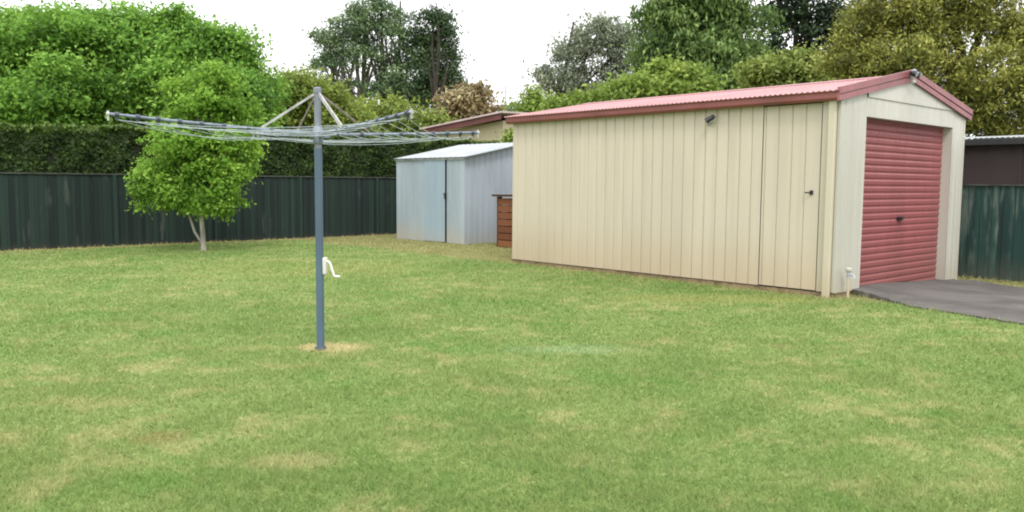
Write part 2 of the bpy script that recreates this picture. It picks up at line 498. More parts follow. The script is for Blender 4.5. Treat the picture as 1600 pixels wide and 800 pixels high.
ribbed(m, DY0, DY1, WB + .01, lambda a: GH - .02, lambda a, d, z: (d + .002, a, z), pitch=.205, off=.21, gw=.030, gd=.018)
sd_ = m.build('side_door', M['cream'], gar)
m = MB()
m.box((-.010, .345, 1.385), (.004, .39, 1.445))
m.tube([(-.012, .37, 1.415), (-.04, .37, 1.415), (-.042, .44, 1.413)], .010, 8)
m.build('door_handle', M['dark'], sd_, smooth=True)
m = MB()
def gable(a): return 3.225 - .44 * abs(a - 2.11) / (2.26 if a < 2.11 else 2.41) - .055
OP0, OP1, OPZ, REC = .76, 3.84, 2.47, .15
ribbed(m, 0, OP0, WB - .01, lambda a: GH + .02, lambda a, d, z: (a, d, z), pitch=.19, off=.13, gw=.03)
ribbed(m, OP1, GW, -.12, lambda a: GH + .02, lambda a, d, z: (a, d, z), pitch=.17, off=.15, gw=.03)
m.add([(OP0, 0, OPZ), (OP1, 0, OPZ), (OP1, 0, 2.735), (OP0, 0, 2.735)], [(0, 1, 2, 3)])
m.add([(OP0, 0, 2.735), (OP0, -.016, 2.742), (OP1, -.016, 2.742), (OP1, 0, 2.735)], [(0, 1, 2, 3)])
m.add([(OP0, -.016, 2.738), (OP1, -.016, 2.738), (OP1, -.016, gable(OP1)), (2.11, -.016, gable(2.11)), (OP0, -.016, gable(OP0))], [(0, 1, 2, 3, 4)])
m.add([(0, .003, GH), (OP0, .003, GH), (OP0, .003, gable(OP0)), (0, .003, gable(0))], [(0, 1, 2, 3)])
m.add([(OP1, .003, GH), (GW, .003, GH), (GW, .003, gable(GW)), (OP1, .003, gable(OP1))], [(0, 1, 2, 3)])
m.build('front_wall', M['white'], gar)
m = MB()                                            # reveal of the door opening
m.box((OP0 - .03, .004, WB - .01), (OP0, REC + .05, OPZ + .03))
m.box((OP1, .004, -.12), (OP1 + .03, REC + .05, OPZ + .03))
m.box((OP0, .004, OPZ), (OP1, REC + .05, OPZ + .03))
m.build('door_frame', M['white'], gar)
m = MB()
m.add([(GW, .0, -.2), (GW, GL, -.2), (GW, GL, GH), (GW, 0, GH)], [(0, 1, 2, 3)])
m.add([(0, GL, -.1), (GW, GL, -.1), (GW, GL, GH), (2.11, GL, gable(2.11)), (0, GL, GH)], [(0, 1, 2, 3, 4)])
m.build('far_walls', M['cream'], gar)
# roller door: horizontal corrugation
m = MB(); zz = -.08; prof = []
while zz < OPZ + .12:
    prof += [(zz, 0), (zz + .016, -.008), (zz + .058, -.011), (zz + .078, -.004), (zz + .086, .005)]
    zz += .1
vs = []
for z_, d_ in prof: vs += [(OP0 - .02, REC + d_, z_), (OP1 + .02, REC + d_, z_)]
m.add(vs, [(2*i, 2*i+1, 2*i+3, 2*i+2) for i in range(len(prof) - 1)])
m.box((OP0 + .0, REC - .018, -.10), (OP1 - .0, REC + .02, -.055))
rd = m.build('roller_door', M['red_door'], gar)
m = MB()
m.box((2.22, REC - .035, .99), (2.38, REC - .012, 1.045))
m.tube([(2.25, REC - .03, 1.02), (2.25, REC - .07, 1.02), (2.35, REC - .07, 1.02), (2.35, REC - .03, 1.02)], .011, 8)
m.build('door_handle', M['dark'], rd, smooth=True)
# roof: two corrugated sheets
EZ, AX, AZ, OH = 2.755, 2.11, 3.150, .13
def roof_half(x_e, x_a):
    m = MB(); pts = []
    y = -.03
    while y < GL + .1:
        pts += [(y, 0), (y + .02, .004), (y + .04, .014), (y + .06, .004)]
        y += .08
    pts.append((y, 0))
    vs = []
    for yy, dz in pts: vs += [(x_e, yy, EZ + dz), (x_a, yy, AZ + dz)]
    m.add(vs, [(2*i, 2*i+1, 2*i+3, 2*i+2) for i in range(len(pts) - 1)])
    return m
roof_half(-OH, AX).build('roof_sheet', M['red_roof'], gar)
roof_half(GW + OH, AX).build('roof_sheet', M['red_roof'], gar)
m = MB()
m.prism([(AX - .17, AZ - .035), (AX + .17, AZ - .035), (AX + .17, AZ - .006), (AX, AZ + .030), (AX - .17, AZ - .006)], -.03, GL + .1)
m.build('ridge_cap', M['red_roof'], gar)
# barge boards: moulded, in two steps
sl = (AZ - EZ) / (AX + OH)
def barge(sgn):
    m = MB()
    xe, xa = (-OH - .02, AX) if sgn < 0 else (GW + OH + .02, AX)
    ze, za = EZ + .03, 3.225
    def strip(top, bot, y0, y1):
        m.add([(xe, y0, ze - top), (xa, y0, za - top), (xa, y0, za - bot), (xe, y0, ze - bot),
               (xe, y1, ze - top), (xa, y1, za - top), (xa, y1, za - bot), (xe, y1, ze - bot)],
              [(0,1,2,3),(7,6,5,4),(0,4,5,1),(3,2,6,7),(0,3,7,4),(1,5,6,2)])
    strip(-.012, .075, -.062, -.018)
    strip(.075, .090, -.036, -.018)
    strip(.090, .165, -.054, -.018)
    return m
barge(-1).build('barge_board', M['red_trim'], gar)
barge(1).build('barge_board', M['red_trim'], gar)
for side in (-1, 1):
    m = MB()
    x0 = -.02 if side < 0 else GW + .02
    q = [(0, 0), (-.10, 0), (-.125, .03), (-.128, .095), (-.140, .108), (-.150, .118), (-.135, .122), (-.118, .112), (-.10, .03), (0, .03)]
    m.prism([(x0 + (a if side < 0 else -a), EZ - .125 + b) for a, b in q], -.045, GL + .05)
    m.build('gutter', M['red_gutter'], gar)
m = MB()
m.box((-.075, .035, -.03), (-.012, .135, GH + .0))
m.build('downpipe', M['cream_trim'], gar, bevel=.012)
m = MB()                                            # corner flashing
m.box((-.006, -.006, WB), (.05, .03, GH + .02)); m.build('corner_flashing', M['white'], gar)
m = MB(); m.box((GW - .05, -.006, -.1), (GW + .006, .03, GH + .02)); m.build('corner_flashing', M['white'], gar)

def gloc(s, y, z):
    p = gpt(s, y); return (p[0], p[1], z)
# lamp under the gable
lt = thing('floodlight', 'twin floodlight with white sensor under the garage gable peak', 'light', gloc(1.99, -.064, 3.125), GROT)
lt.scale = (.62, .62, .72)
m = MB(); m.box((-.05, -.03, -.05), (.05, .0, .05)); m.build('base_plate', M['grey_metal'], lt, bevel=.008)
for sx in (-1, 1):
    m = MB()
    m.tube([(sx*.03, -.03, .02), (sx*.075, -.06, .045)], .012, 8)
    m.tube([(sx*.070, -.02, .075), (sx*.085, -.10, .045), (sx*.10, -.18, .01)], [.035, .06, .068], 14)
    h = m.build('lamp_head', M['dark'], lt, smooth=True)
    m = MB(); m.tube([(sx*.0995, -.178, .011), (sx*.101, -.186, .006)], [.060, .05], 14); m.build('lens', M['grey_metal'], h, smooth=True)
m = MB(); m.tube([(0, -.03, .075), (0, -.10, .095), (0, -.115, .11)], [.05, .055, .03], 12); m.build('hood', M['grey_metal'], lt, smooth=True)
m = MB(); m.tube([(0, -.02, -.03), (0, -.06, -.07), (0, -.065, -.10)], [.02, .02, .03], 12)
m.tube([(0, -.065, -.09), (0, -.07, -.13), (0, -.07, -.155)], [.045, .05, .02], 14); m.build('motion_sensor', M['white_pl'], lt, smooth=True)
# lamp on the side wall
sp = thing('spotlight', 'small dark spotlight on pale round plate high on the garage side wall', 'light', gloc(-.004, 1.98, 2.47), GROT)
sp.scale = (.72, .72, .72)
m = MB(); m.tube([(0, 0, .02), (-.025, 0, .02)], [.06, .055], 18); m.build('base_plate', M['white_pl'], sp, smooth=True)
m = MB(); m.tube([(-.02, 0, .02), (-.08, -.01, .045)], .014, 8)
m.tube([(-.05, -.05, .09), (-.10, 0, .045), (-.16, .07, -.02)], [.038, .052, .060], 14); m.build('lamp_head', M['dark'], sp, smooth=True)
m = MB(); m.tube([(-.02, .06, -.06), (-.06, .06, -.075), (-.085, .065, -.10)], [.022, .024, .03], 10); m.build('motion_sensor', M['grey_metal'], sp, smooth=True)
# garden tap
TPZ = -.04
tp = thing('garden_tap', 'white capped garden tap on a pale standpipe by the garage corner', 'tap', gloc(.17, -.12, float(ground_z(*gpt(.17, -.12))) + TPZ), GROT)
m = MB(); m.tube([(0, 0, -.05), (0, 0, .30)], .019, 10); m.build('pipe', M['cream_trim'], tp, smooth=True)
m = MB(); m.tube([(0, 0, .32), (0, 0, .40)], .024, 10); m.tube([(0, .0, .36), (0, -.07, .355), (0, -.085, .31)], .014, 8); m.build('spout', M['grey_metal'], tp, smooth=True)
m = MB(); m.tube([(0, 0, .39), (0, 0, .41), (0, 0, .44), (0, 0, .45)], [.02, .043, .043, .03], 12); m.build('tap_handle', M['white'], tp, smooth=True)

# ------------------------------------------------------------------ garden shed
SX, SY = -3.13, 22.46
SROT = math.atan2(-.708, .705)
SW, SDP, SZ0 = 2.76, 2.25, 2.13
sslope = .195
shed = thing('garden_shed', 'small pale blue grey metal shed with sloping roof by the dark fence', 'shed', (SX, SY, 0), SROT)
m = MB()
ribbed(m, 0, 1.20, .0, lambda a: SZ0, lambda a, d, z: (a, d, z), pitch=.2, off=.12, gw=.02, gd=.012)
ribbed(m, 2.09, SW, .0, lambda a: SZ0, lambda a, d, z: (a, d, z), pitch=.23, off=.2, gw=.02, gd=.012)
m.box((2.05, .03, .0), (2.09, .05, SZ0), 0)
m.build('front_wall', M['shed_front'], shed)
m = MB()
ribbed(m, 0, SDP, .0, lambda a: SZ0 + a * sslope, lambda a, d, z: (SW - d, a, z), pitch=.19, off=.09, gw=.07, gd=.026)
m.build('side_wall', M['shed_shaded'], shed)
m = MB()
ribbed(m, 0, SDP, .0, lambda a: SZ0 + a * sslope, lambda a, d, z: (d, a, z), pitch=.19, off=.09, gw=.07, gd=.026)
m.build('side_wall', M['shed_shaded'], shed)
m = MB()
m.add([(0, SDP, 0), (SW, SDP, 0), (SW, SDP, SZ0 + SDP*sslope), (0, SDP, SZ0 + SDP*sslope)], [(0, 1, 2, 3)])
m.build('back_wall', M['shed_shaded'], shed)
m = MB()
m.box((1.2, .06, .02), (2.09, .08, SZ0 - .01))
m.build('door_shade', M['dark'], shed)  # black sheet in place of the shade behind the shed door's edges
m = MB()
ribbed(m, 1.205, 2.035, .02, lambda a: SZ0 - .02, lambda a, d, z: (a, d - .012, z), pitch=.21, off=.2, gw=.016, gd=.006)
sdoor = m.build('shed_door', M['shed_door'], shed)
m = MB(); m.box((2.00, -.035, 1.20), (2.10, -.013, 1.26)); m.tube([(2.06, -.03, 1.21), (2.06, -.05, 1.15), (2.06, -.03, 1.11)], .016, 8)
m.build('latch', M['dark'], sdoor)
m = MB(); pts = []
x = -.05
while x < SW + .05:
    pts += [(x, 0), (x + .13, 0), (x + .15, .009), (x + .18, .009)]; x += .2
pts.append((SW + .06, 0))
vs = []
for xx, dz in pts: vs += [(xx, -.07, SZ0 + .035 - .07*sslope + dz), (xx, SDP + .06, SZ0 + .035 + (SDP+.06)*sslope + dz)]
m.add(vs, [(2*i, 2*i+1, 2*i+3, 2*i+2) for i in range(len(pts) - 1)])
m.build('roof', M['shed_roof'], shed)
m = MB(); m.box((-.02, -.03, SZ0 - .035), (SW + .0, -.004, SZ0 + .012)); m.build('head_trim', M['grey_metal'], shed)
m = MB()
m.bar((SW + .012, -.03, SZ0 + .01), (SW + .012, SDP + .05, SZ0 + .01 + (SDP+.08)*sslope), .02, .06); m.build('side_trim', M['shed_front'], shed)

# ------------------------------------------------------------------ timber bin between shed and garage
bn = thing('timber_bin', 'red brown slatted timber bin standing between the blue shed and the garage', 'bin', (-.37, 19.80, 0), SROT)
def toned_boxes(name, boxes, mat, parent, seed, base=.5, spread=.35):
    rng = np.random.default_rng(seed)
    m = MB(); tones = []
    for b in boxes:
        m.box(*b); tones += [float(np.clip(base + rng.uniform(-spread, spread), 0, 1))] * 8
    o = m.build(name, mat, parent)
    a_ = o.data.attributes.new('tone', 'FLOAT', 'POINT'); a_.data.foreach_set('value', np.array(tones, dtype=np.float32))
    return o
bx = []
for k in range(7):
    z0 = .02 + k * .165
    bx.append(((.06, -.012 - .004*(k % 2), z0), (1.25, .02, z0 + .145)))
    bx.append(((-.012, .06, z0), (.02, 1.15, z0 + .145)))
    bx.append(((.06, 1.18, z0), (1.25, 1.21, z0 + .145)))
    bx.append(((1.25, .06, z0), (1.28, 1.15, z0 + .145)))
toned_boxes('boards', bx, M['timber'], bn, 5)
for a, b in ((0, 0), (1.19, 0), (0, 1.13), (1.19, 1.13)):
    toned_boxes('post', [((a, b, -.05), (a + .09, b + .09, 1.20))], M['timber_dark'], bn, 6)
toned_boxes('lid', [((-.09, -.09, 1.205), (1.36, 1.3, 1.25))], M['timber_dark'], bn, 7, .2, .05)

# ------------------------------------------------------------------ fences
def fence(name, label, A, B, h, mat, seed, post_step=2.4, pw=.095, base=-.05, lap=True):
    A, B = np.array(A), np.array(B)
    L = float(np.linalg.norm(B - A)); ang = math.atan2(B[1]-A[1], B[0]-A[0])
    root = thing(name, label, 'fence', (A[0], A[1], float(min(ground_z(*A), ground_z(*B)))), ang)
    rng = np.random.default_rng(seed)
    boxes, x, i = [], 0.0, 0
    while x < L:
        w_ = pw * rng.uniform(.92, 1.05)
        d_ = .009 if (i % 2 and lap) else 0.0
        top = h - .03 + rng.uniform(-.004, .006)
        boxes.append(((x, -.012 - d_, base), (x + w_ + (.012 if d_ else -.004), .004 - d_, top)))
        x += w_; i += 1
    toned_boxes('palings', boxes, mat, root, seed, .42, .42)
    m = MB()
    m.box((0, .006, .35), (L, .05, .43)); m.box((0, .006, h - .35), (L, .05, h - .27)); m.build('rails', M['timber_dark'], root)
    m = MB(); m.box((0, -.05, h - .028), (L, .05, h + .0)); m.build('capping', M['cap'], root)
    x = .9
    while x < L:
        m = MB(); m.box((x, -.052, base), (x + .085, -.032, h - .034)); p_ = m.build('post', mat, root)
        a_ = p_.data.attributes.new('tone', 'FLOAT', 'POINT'); a_.data.foreach_set('value', np.full(8, rng.uniform(.75, 1.0), dtype=np.float32))
        x += post_step * rng.uniform(.97, 1.03)
    return root
fence('paling_fence', 'long dark green paling fence below the clipped hedge behind the young tree', FA, FB, 1.67, M['fence'], 21)
RA = gpt(5.22, 9.0); RB = gpt(5.22, -14.0)
fence('paling_fence', 'weathered teal green paling fence below the brown wall right of the garage', RA, RB, 1.66, M['fence_side'], 22)

# ------------------------------------------------------------------ neighbour buildings
nh = thing('house', 'neighbouring cream walled house with dark red fascia behind the blue shed', 'house', (-2.95, 31.2, 0), SROT)
m = MB()
hz = lambda a: 3.33 + .088 * a
m.add([(0.2, 0, 0), (3.7, 0, 0), (3.7, 0, hz(3.7)), (0.2, 0, hz(.2))], [(0, 1, 2, 3)])
m.add([(.2, 0, 0), (.2, 7, 0), (.2, 7, hz(.2)), (.2, 0, hz(.2))], [(0, 1, 2, 3)])
m.add([(3.7, 0, 0), (3.7, 7, 0), (3.7, 7, hz(3.7)), (3.7, 0, hz(3.7))], [(0, 1, 2, 3)])
m.build('wall', M['house_wall'], nh)
m = MB()
m.add([(-.25, -.3, hz(-.25)), (3.9, -.3, hz(3.9)), (3.9, -.3, hz(3.9) + .20), (-.25, -.3, hz(-.25) + .20),
       (-.25, -.27, hz(-.25)), (3.9, -.27, hz(3.9)), (3.9, -.27, hz(3.9) + .20), (-.25, -.27, hz(-.25) + .20)],
      [(0,1,2,3),(7,6,5,4),(0,4,5,1),(3,2,6,7),(0,3,7,4),(1,5,6,2)])
m.build('fascia', M['house_fascia'], nh)
m = MB()
def rz_(a, b): return hz(a) + .20 + b * .02
m.add([(-.4, -.36, rz_(-.4, 0)), (4.0, -.36, rz_(4.0, 0)), (4.0, 7.4, rz_(4.0, 7.7)), (-.4, 7.4, rz_(-.4, 7.7)),
       (-.4, -.36, rz_(-.4, 0) + .06), (4.0, -.36, rz_(4.0, 0) + .06), (4.0, 7.4, rz_(4.0, 7.7) + .06), (-.4, 7.4, rz_(-.4, 7.7) + .06)],
      [(0,3,2,1),(4,5,6,7),(0,1,5,4),(1,2,6,5),(2,3,7,6),(3,0,4,7)])
m.build('roof', M['house_roof'], nh)

ns = thing('outbuilding', 'dark brown outbuilding with corrugated roof behind the teal fence', 'outbuilding', (*gpt(6.2, 4.0), -.1), math.atan2(-GD[1], -GD[0]))
m = MB()
m.add([(0, 0, 0), (12, 0, 0), (12, 0, 2.42), (0, 0, 2.42)], [(0, 1, 2, 3)])
for k in range(9): m.box((.7 + 1.2*k, -.012, 0), (.75 + 1.2*k, -.001, 2.42))
m.add([(0, 0, 0), (0, 5, 0), (0, 5, 2.42), (0, 0, 2.42)], [(0, 1, 2, 3)])
m.build('wall', M['brown_wall'], ns)
m = MB(); m.box((-.2, -.22, 2.37), (12.2, -.12, 2.49)); m.build('gutter', M['dark'], ns, bevel=.01)
m = MB(); pts = []; x = -.2
while x < 12.1:
    pts += [(x, 0), (x + .04, .012), (x + .075, 0)]; x += .09
vs = []
for xx, dz in pts: vs += [(xx, -.2, 2.50 + dz), (xx, 5.0, 2.50 + 5.2 * .06 + dz)]
m.add(vs, [(2*i, 2*i+1, 2*i+3, 2*i+2) for i in range(len(pts) - 1)])
m.build('roof', M['shed_roof'], ns)

am = thing('antenna', 'thin television antenna mast against the sky left of the garage roof', 'antenna', (at(790, 180, 44)[0], 44, 0))
m = MB(); m.tube([(0, 0, 0), (0, 0, 6.6)], .03, 8); m.build('mast', M['grey_metal'], am)
m = MB(); m.tube([(-.35, 0, 6.3), (.35, 0, 6.3)], .014, 6)
for k in range(5): m.tube([(-.3 + k*.15, -.3, 6.3), (-.3 + k*.15, .3, 6.3)], .01, 6)
m.build('aerial', M['grey_metal'], am)

# ------------------------------------------------------------------ rotary clothes line
PX, PY = POLE
B0, RA_ = -.944, 1.69
cl = thing('rotary_clothesline', 'blue grey rotary clothesline with four raised arms standing in the lawn', 'clothesline', (PX, PY, 0))
m = MB(); m.tube([(0, 0, -.1), (0, 0, 1.80)], .035, 20); m.build('pole', M['pole'], cl, smooth=True)
m = MB(); m.tube([(0, 0, 1.79), (0, 0, 2.29)], .031, 18); m.tube([(0, 0, 2.285), (0, 0, 2.325), (0, 0, 2.335)], [.036, .036, .02], 18)
m.build('mast', M['mast'], cl, smooth=True)
m = MB(); m.tube([(0, 0, 1.84), (0, 0, 1.85), (0, 0, 1.975), (0, 0, 1.985)], [.038, .044, .044, .038], 18)
for k in range(4):
    a = B0 + k * PI / 2
    m.bar((.04*math.cos(a), .04*math.sin(a), 1.92), (.11*math.cos(a), .11*math.sin(a), 1.925), .035, .05)
m.build('hub', M['arm'], cl, smooth=True)
m = MB(); m.tube([(0, 0, -.02), (0, 0, .018), (0, 0, .03)], [.052, .052, .042], 18); m.build('ground_collar', M['guide'], cl, smooth=True)
m = MB(); m.box((.028, -.03, .68), (.068, .03, .835)); ch = m.build('crank_housing', M['white_pl'], cl, smooth=True, bevel=.012)
m = MB(); m.tube([(.06, -.012, .80), (.085, -.03, .80), (.10, -.035, .785), (.135, -.04, .675), (.145, -.04, .668), (.190, -.045, .668)], [.012, .012, .012, .011, .011, .013], 10)
m.build('crank_handle', M['white_pl'], ch, smooth=True)
def armpt(k, r):
    a = B0 + k * PI / 2
    zz = 1.925 + .085 * (r / RA_) ** 1.3
    return Vector((r * math.cos(a), r * math.sin(a), zz))
radii = [.42, .62, .82, 1.0, 1.17, 1.33, 1.48, 1.63]
for k in range(4):
    m = MB(); m.tube([armpt(k, r) for r in (.06, .4, .8, 1.2, RA_)], [.018, .016, .015, .014, .013], 10)
    arm = m.build('arm', M['arm'], cl, smooth=True)
    m = MB(); e = armpt(k, RA_); d = Vector((math.cos(B0 + k*PI/2), math.sin(B0 + k*PI/2), .03))
    m.tube([e - d*.006, e + d*.012], .016, 10); m.tube([e - Vector((0,0,.05)), e + Vector((0,0,.026))], .009, 8)
    m.build('end_cap', M['strut'], arm, smooth=True)
    for r in radii:
        m = MB(); e = armpt(k, r)
        m.tube([e - d*.015, e + d*.015], .022, 10)
        m.tube([e, e - Vector((0, 0, .042))], .012, 8)
        m.build('line_guide', M['guide'], arm, smooth=True)
    m = MB(); a = B0 + k*PI/2
    m.bar((.035*math.cos(a), .035*math.sin(a), 2.27), armpt(k, .50) + Vector((0, 0, .02)), .034 if k == 0 else .018, .010, up=(-math.sin(a), math.cos(a), 0))
    m.build('strut', M['strut'] if k in (0, 3) else M['strut_brown'], cl)
for i, r in enumerate(radii):
    m = MB()
    for k in range(4):
        p, q = armpt(k, r) - Vector((0, 0, .036)), armpt(k + 1, r) - Vector((0, 0, .036))
        sg = .075 * (r / RA_) ** 1.2 * (1 + .25 * math.sin(i * 2.1 + k * 1.7))
        m.tube([p.lerp(q, u) - Vector((0, 0, sg * 4 * u * (1 - u))) for u in np.linspace(0, 1, 9)], .0025, 5)
    m.build('line', M['line'], cl, smooth=True)

# ------------------------------------------------------------------ trees
def crown_points(blobs, n, rng, csize, per=34, shell=.55, ragged=.16):
    """blobs: (centre, radii). Leaves gather in clusters spread through each blob, denser towards its skin"""
    ar = np.array([np.prod(b[1]) ** (2/3) * (b[2] if len(b) > 2 else 1) for b in blobs]); ar = ar / ar.sum()
    C, O, T = [], [], []
    for (b, w_) in zip(blobs, ar):
        k = max(4, int(n * w_)); nc = max(3, k // per)
        d = unit(rng.normal(size=(nc, 3)))
        rad = shell + (1 - shell) * rng.random(nc) ** .6
        lump = 1 + ragged * (np.sin(d[:, 0]*5 + b[0][0]) + np.sin(d[:, 1]*6 + b[0][1]*2) + np.sin(d[:, 2]*7 + b[0][2])) * .6 + rng.normal(0, ragged * .5, nc)
        cc = np.array(b[0]) + d * np.array(b[1]) * (rad * lump)[:, None]
        bt = rng.normal(0, .13)
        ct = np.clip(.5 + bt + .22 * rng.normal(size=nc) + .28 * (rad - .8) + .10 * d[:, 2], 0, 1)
        ns_ = max(2, nc // 7)                       # a few shoots stand out past the skin
        cc[:ns_] = np.array(b[0]) + d[:ns_] * np.array(b[1]) * rng.uniform(1.0, 1.22, (ns_, 1))
        idx = rng.integers(0, nc, k)
        sz = np.where(idx < ns_, .55, rng.uniform(.6, 1.3, nc)[idx])[:, None]
        off = rng.normal(0, 1, (k, 3)) * csize * sz * np.array([1, 1, .72])
        C.append(cc[idx] + off); O.append(unit(d[idx] + .9 * unit(off)))
        T.append(ct[idx] + rng.normal(0, .09, k))
    return np.concatenate(C), np.concatenate(O), np.concatenate(T)

def explode(bl, k, rng, f=.40):
    """break every lobe of a crown into smaller boughs so that hollows and shade open between them"""
    out = []
    for b in bl:
        c, r = np.array(b[0]), np.array(b[1]); w = b[2] if len(b) > 2 else 1.0
        out.append((c, r * .70, w * .45))
        for d in unit(rng.normal(size=(k, 3))):
            g = rng.uniform(.5, .9)
            rr = r * f * rng.uniform(.6, 1.25) * np.array([1.1, 1.1, .8])
            out.append((c + d * r * g, rr, w * rng.uniform(.7, 1.2)))
    return out

def tree(name, label, cat, base, blobs, n, leaf, mat, bark, trunk_r, seed, csize=.3, shell=.55, ragged=.16, droop=0.0,
         aspect=.5, group=None, limbs=True, fork=.45, per=34, lean=0.0, stems=None, zmin=.25, twigs=0, sub=0, sf=.40):
    rng = np.random.default_rng(seed)
    base = Vector(base)
    root = thing(name, label, cat, base, 0, group)
    bl = [(np.array(b[0]) - np.array(base), np.array(b[1]), *(b[2:3])) for b in blobs]
    C, O, T = crown_points(explode(bl, sub, rng, sf) if sub else bl, n, rng, csize, per, shell, ragged)
    ok = C[:, 2] > zmin
    C, O, T = C[ok], O[ok], T[ok]
    N = len(C)
    nr = unit(O * .55 + np.array([0, 0, .45]) + rng.normal(size=(N, 3)) * .7)
    l = leaf * rng.uniform(.6, 1.35, N)
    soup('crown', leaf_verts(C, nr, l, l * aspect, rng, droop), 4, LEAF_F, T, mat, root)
    m = MB(); random.seed(seed)
    top = max(b[0][2] + b[1][2] * .35 for b in bl)
    mx_ = np.mean([b[0] for b in bl], axis=0)
    starts = stems or [(0.0, 0.0)]
    for (sx, sy) in starts:
        pts, rs, K = [], [], 9
        for i in range(K):
            u = i / (K - 1)
            pts.append(Vector((sx + mx_[0] * u * u * .6 + random.uniform(-1, 1) * trunk_r * .5 * (u > 0), sy + mx_[1] * u * u * .6 + random.uniform(-1, 1) * trunk_r * .5 * (u > 0), -.15 + (top + .15) * u)))
            rs.append(trunk_r * (1.25 if i == 0 else 1) * (1 - .82 * u))
        m.tube(pts, rs, 9)
        if limbs:
            for b in bl:
                tgt = Vector(b[0])
                h0 = max(top * fork * random.uniform(.75, 1.15), .3)
                h0 = min(h0, max(.3, tgt.z - .1))
                u = min(.95, h0 / top); i = int(u * (K - 1)); st = pts[i].lerp(pts[min(i+1, K-1)], u*(K-1) - i)
                mid = st.lerp(tgt, .5) + Vector((random.uniform(-.1, .1), random.uniform(-.1, .1), .1)) * (tgt - st).length
                r0 = trunk_r * (1 - .82 * u) * .55
                m.tube([st, st.lerp(mid, .6), mid, tgt], [r0, r0 * .8, r0 * .6, r0 * .25], 6)
                for q in range(twigs):
                    e = tgt + Vector(tuple(unit(rng.normal(size=(1, 3)))[0] * b[1] * .95))
                    s_ = mid.lerp(tgt, random.random())
                    m.tube([s_, s_.lerp(e, .5) + Vector((0, 0, .04)) * (e - s_).length, e], [r0 * .32, r0 * .2, r0 * .06], 5)
    m.build('trunk', bark, root, smooth=True)
    return root

def PB(u, v, ru, rv, Y, k=1.0, w=1.0):
    """crown lobe from where it stands: centre, half-extents in metres"""
    c = at(u, v, Y); s = Y / F
    return (tuple(c), (ru * s, (ru + rv) * .5 * s * k, rv * s), w)

def base_at(u, Y):
    p = at(u, 300, Y); return (p.x, Y, 0.0)

BK_PALE = barkmat('pale_bark', (.46, .43, .38), (.22, .20, .17))
BK_GREY = barkmat('grey_bark', (.17, .15, .13), (.075, .065, .058))
BK_DARK = barkmat('dark_bark', (.06, .05, .042), (.022, .019, .017))
LF_BRIGHT = leafmat('bright_leaf', (0.060, 0.137, 0.016), (0.169, 0.332, 0.038), (0.313, 0.487, 0.081), .38)
LF_MAPLE = leafmat('lush_leaf', (0.041, 0.106, 0.017), (0.133, 0.283, 0.038), (0.264, 0.449, 0.077), .35)
LF_HEDGE = leafmat('hedge_leaf', (0.016, 0.031, 0.007), (0.041, 0.075, 0.014), (0.111, 0.174, 0.030), .12)
LF_OLIVE = leafmat('olive_leaf', (0.081, 0.120, 0.022), (0.168, 0.230, 0.039), (0.305, 0.369, 0.080), .3)
LF_WATTLE = leafmat('wattle_leaf', (0.052, 0.067, 0.017), (0.220, 0.240, 0.049), (0.427, 0.428, 0.110), .25)
LF_PINE = leafmat('pine_leaf', (0.056, 0.100, 0.050), (0.105, 0.172, 0.085), (0.207, 0.289, 0.133), .15)
LF_PINED = leafmat('dark_pine_leaf', (0.019, 0.041, 0.019), (0.045, 0.085, 0.034), (0.094, 0.151, 0.058), .12)
LF_BROWN = leafmat('russet_leaf', (0.115, 0.082, 0.033), (0.259, 0.198, 0.094), (0.416, 0.357, 0.207), .25)
LF_GUM = leafmat('gum_leaf', (0.117, 0.149, 0.104), (0.194, 0.229, 0.155), (0.320, 0.349, 0.248), .2)
LF_WILLOW = leafmat('deep_green_leaf', (0.035, 0.072, 0.023), (0.113, 0.190, 0.053), (0.224, 0.314, 0.093), .25)
LF_DARK = leafmat('near_black_leaf', (0.010, 0.021, 0.011), (0.022, 0.042, 0.020), (0.045, 0.077, 0.036), .12)  # very dark green leaf of the tall dark tree
LF_SHRUB = leafmat('shrub_leaf', (0.080, 0.137, 0.020), (0.169, 0.261, 0.040), (0.319, 0.399, 0.086), .3)

# young tree in the lawn
tb = (-6.72, 18.0, 0)
tree('young_tree', 'small bright green young tree with pale trunk standing on the lawn', 'tree', tb,
     [PB(298, 288, 72, 44, 18.0), PB(246, 272, 34, 24, 17.8), PB(345, 272, 44, 42, 18.1), PB(300, 238, 66, 40, 18.0), PB(358, 228, 38, 38, 18.0),
      PB(300, 318, 60, 22, 17.9), PB(234, 302, 24, 14, 18.0, .8), PB(352, 316, 32, 20, 18.1), PB(318, 184, 58, 40, 18.0), PB(288, 150, 28, 30, 18.1), PB(333, 142, 42, 34, 18.0), PB(330, 114, 20, 18, 18.0), PB(268, 205, 30, 24, 18), PB(222, 322, 14, 8, 18, .8, .6), PB(378, 170, 20, 24, 18.1)],
     40000, .092, LF_BRIGHT, BK_PALE, .058, 31, csize=.12, per=26, shell=.4, ragged=.22, fork=.32, aspect=.55, twigs=3, sub=9, sf=.45)
# low second stem of the young tree is part of its trunk mesh
m = MB(); m.tube([(.0, 0, .12), (-.16, -.05, .42), (-.26, -.05, .75), (-.30, 0, 1.1)], [.03, .027, .022, .014], 8)
o = m.build('low_branch', BK_PALE, bpy.data.objects['young_tree'], smooth=True)

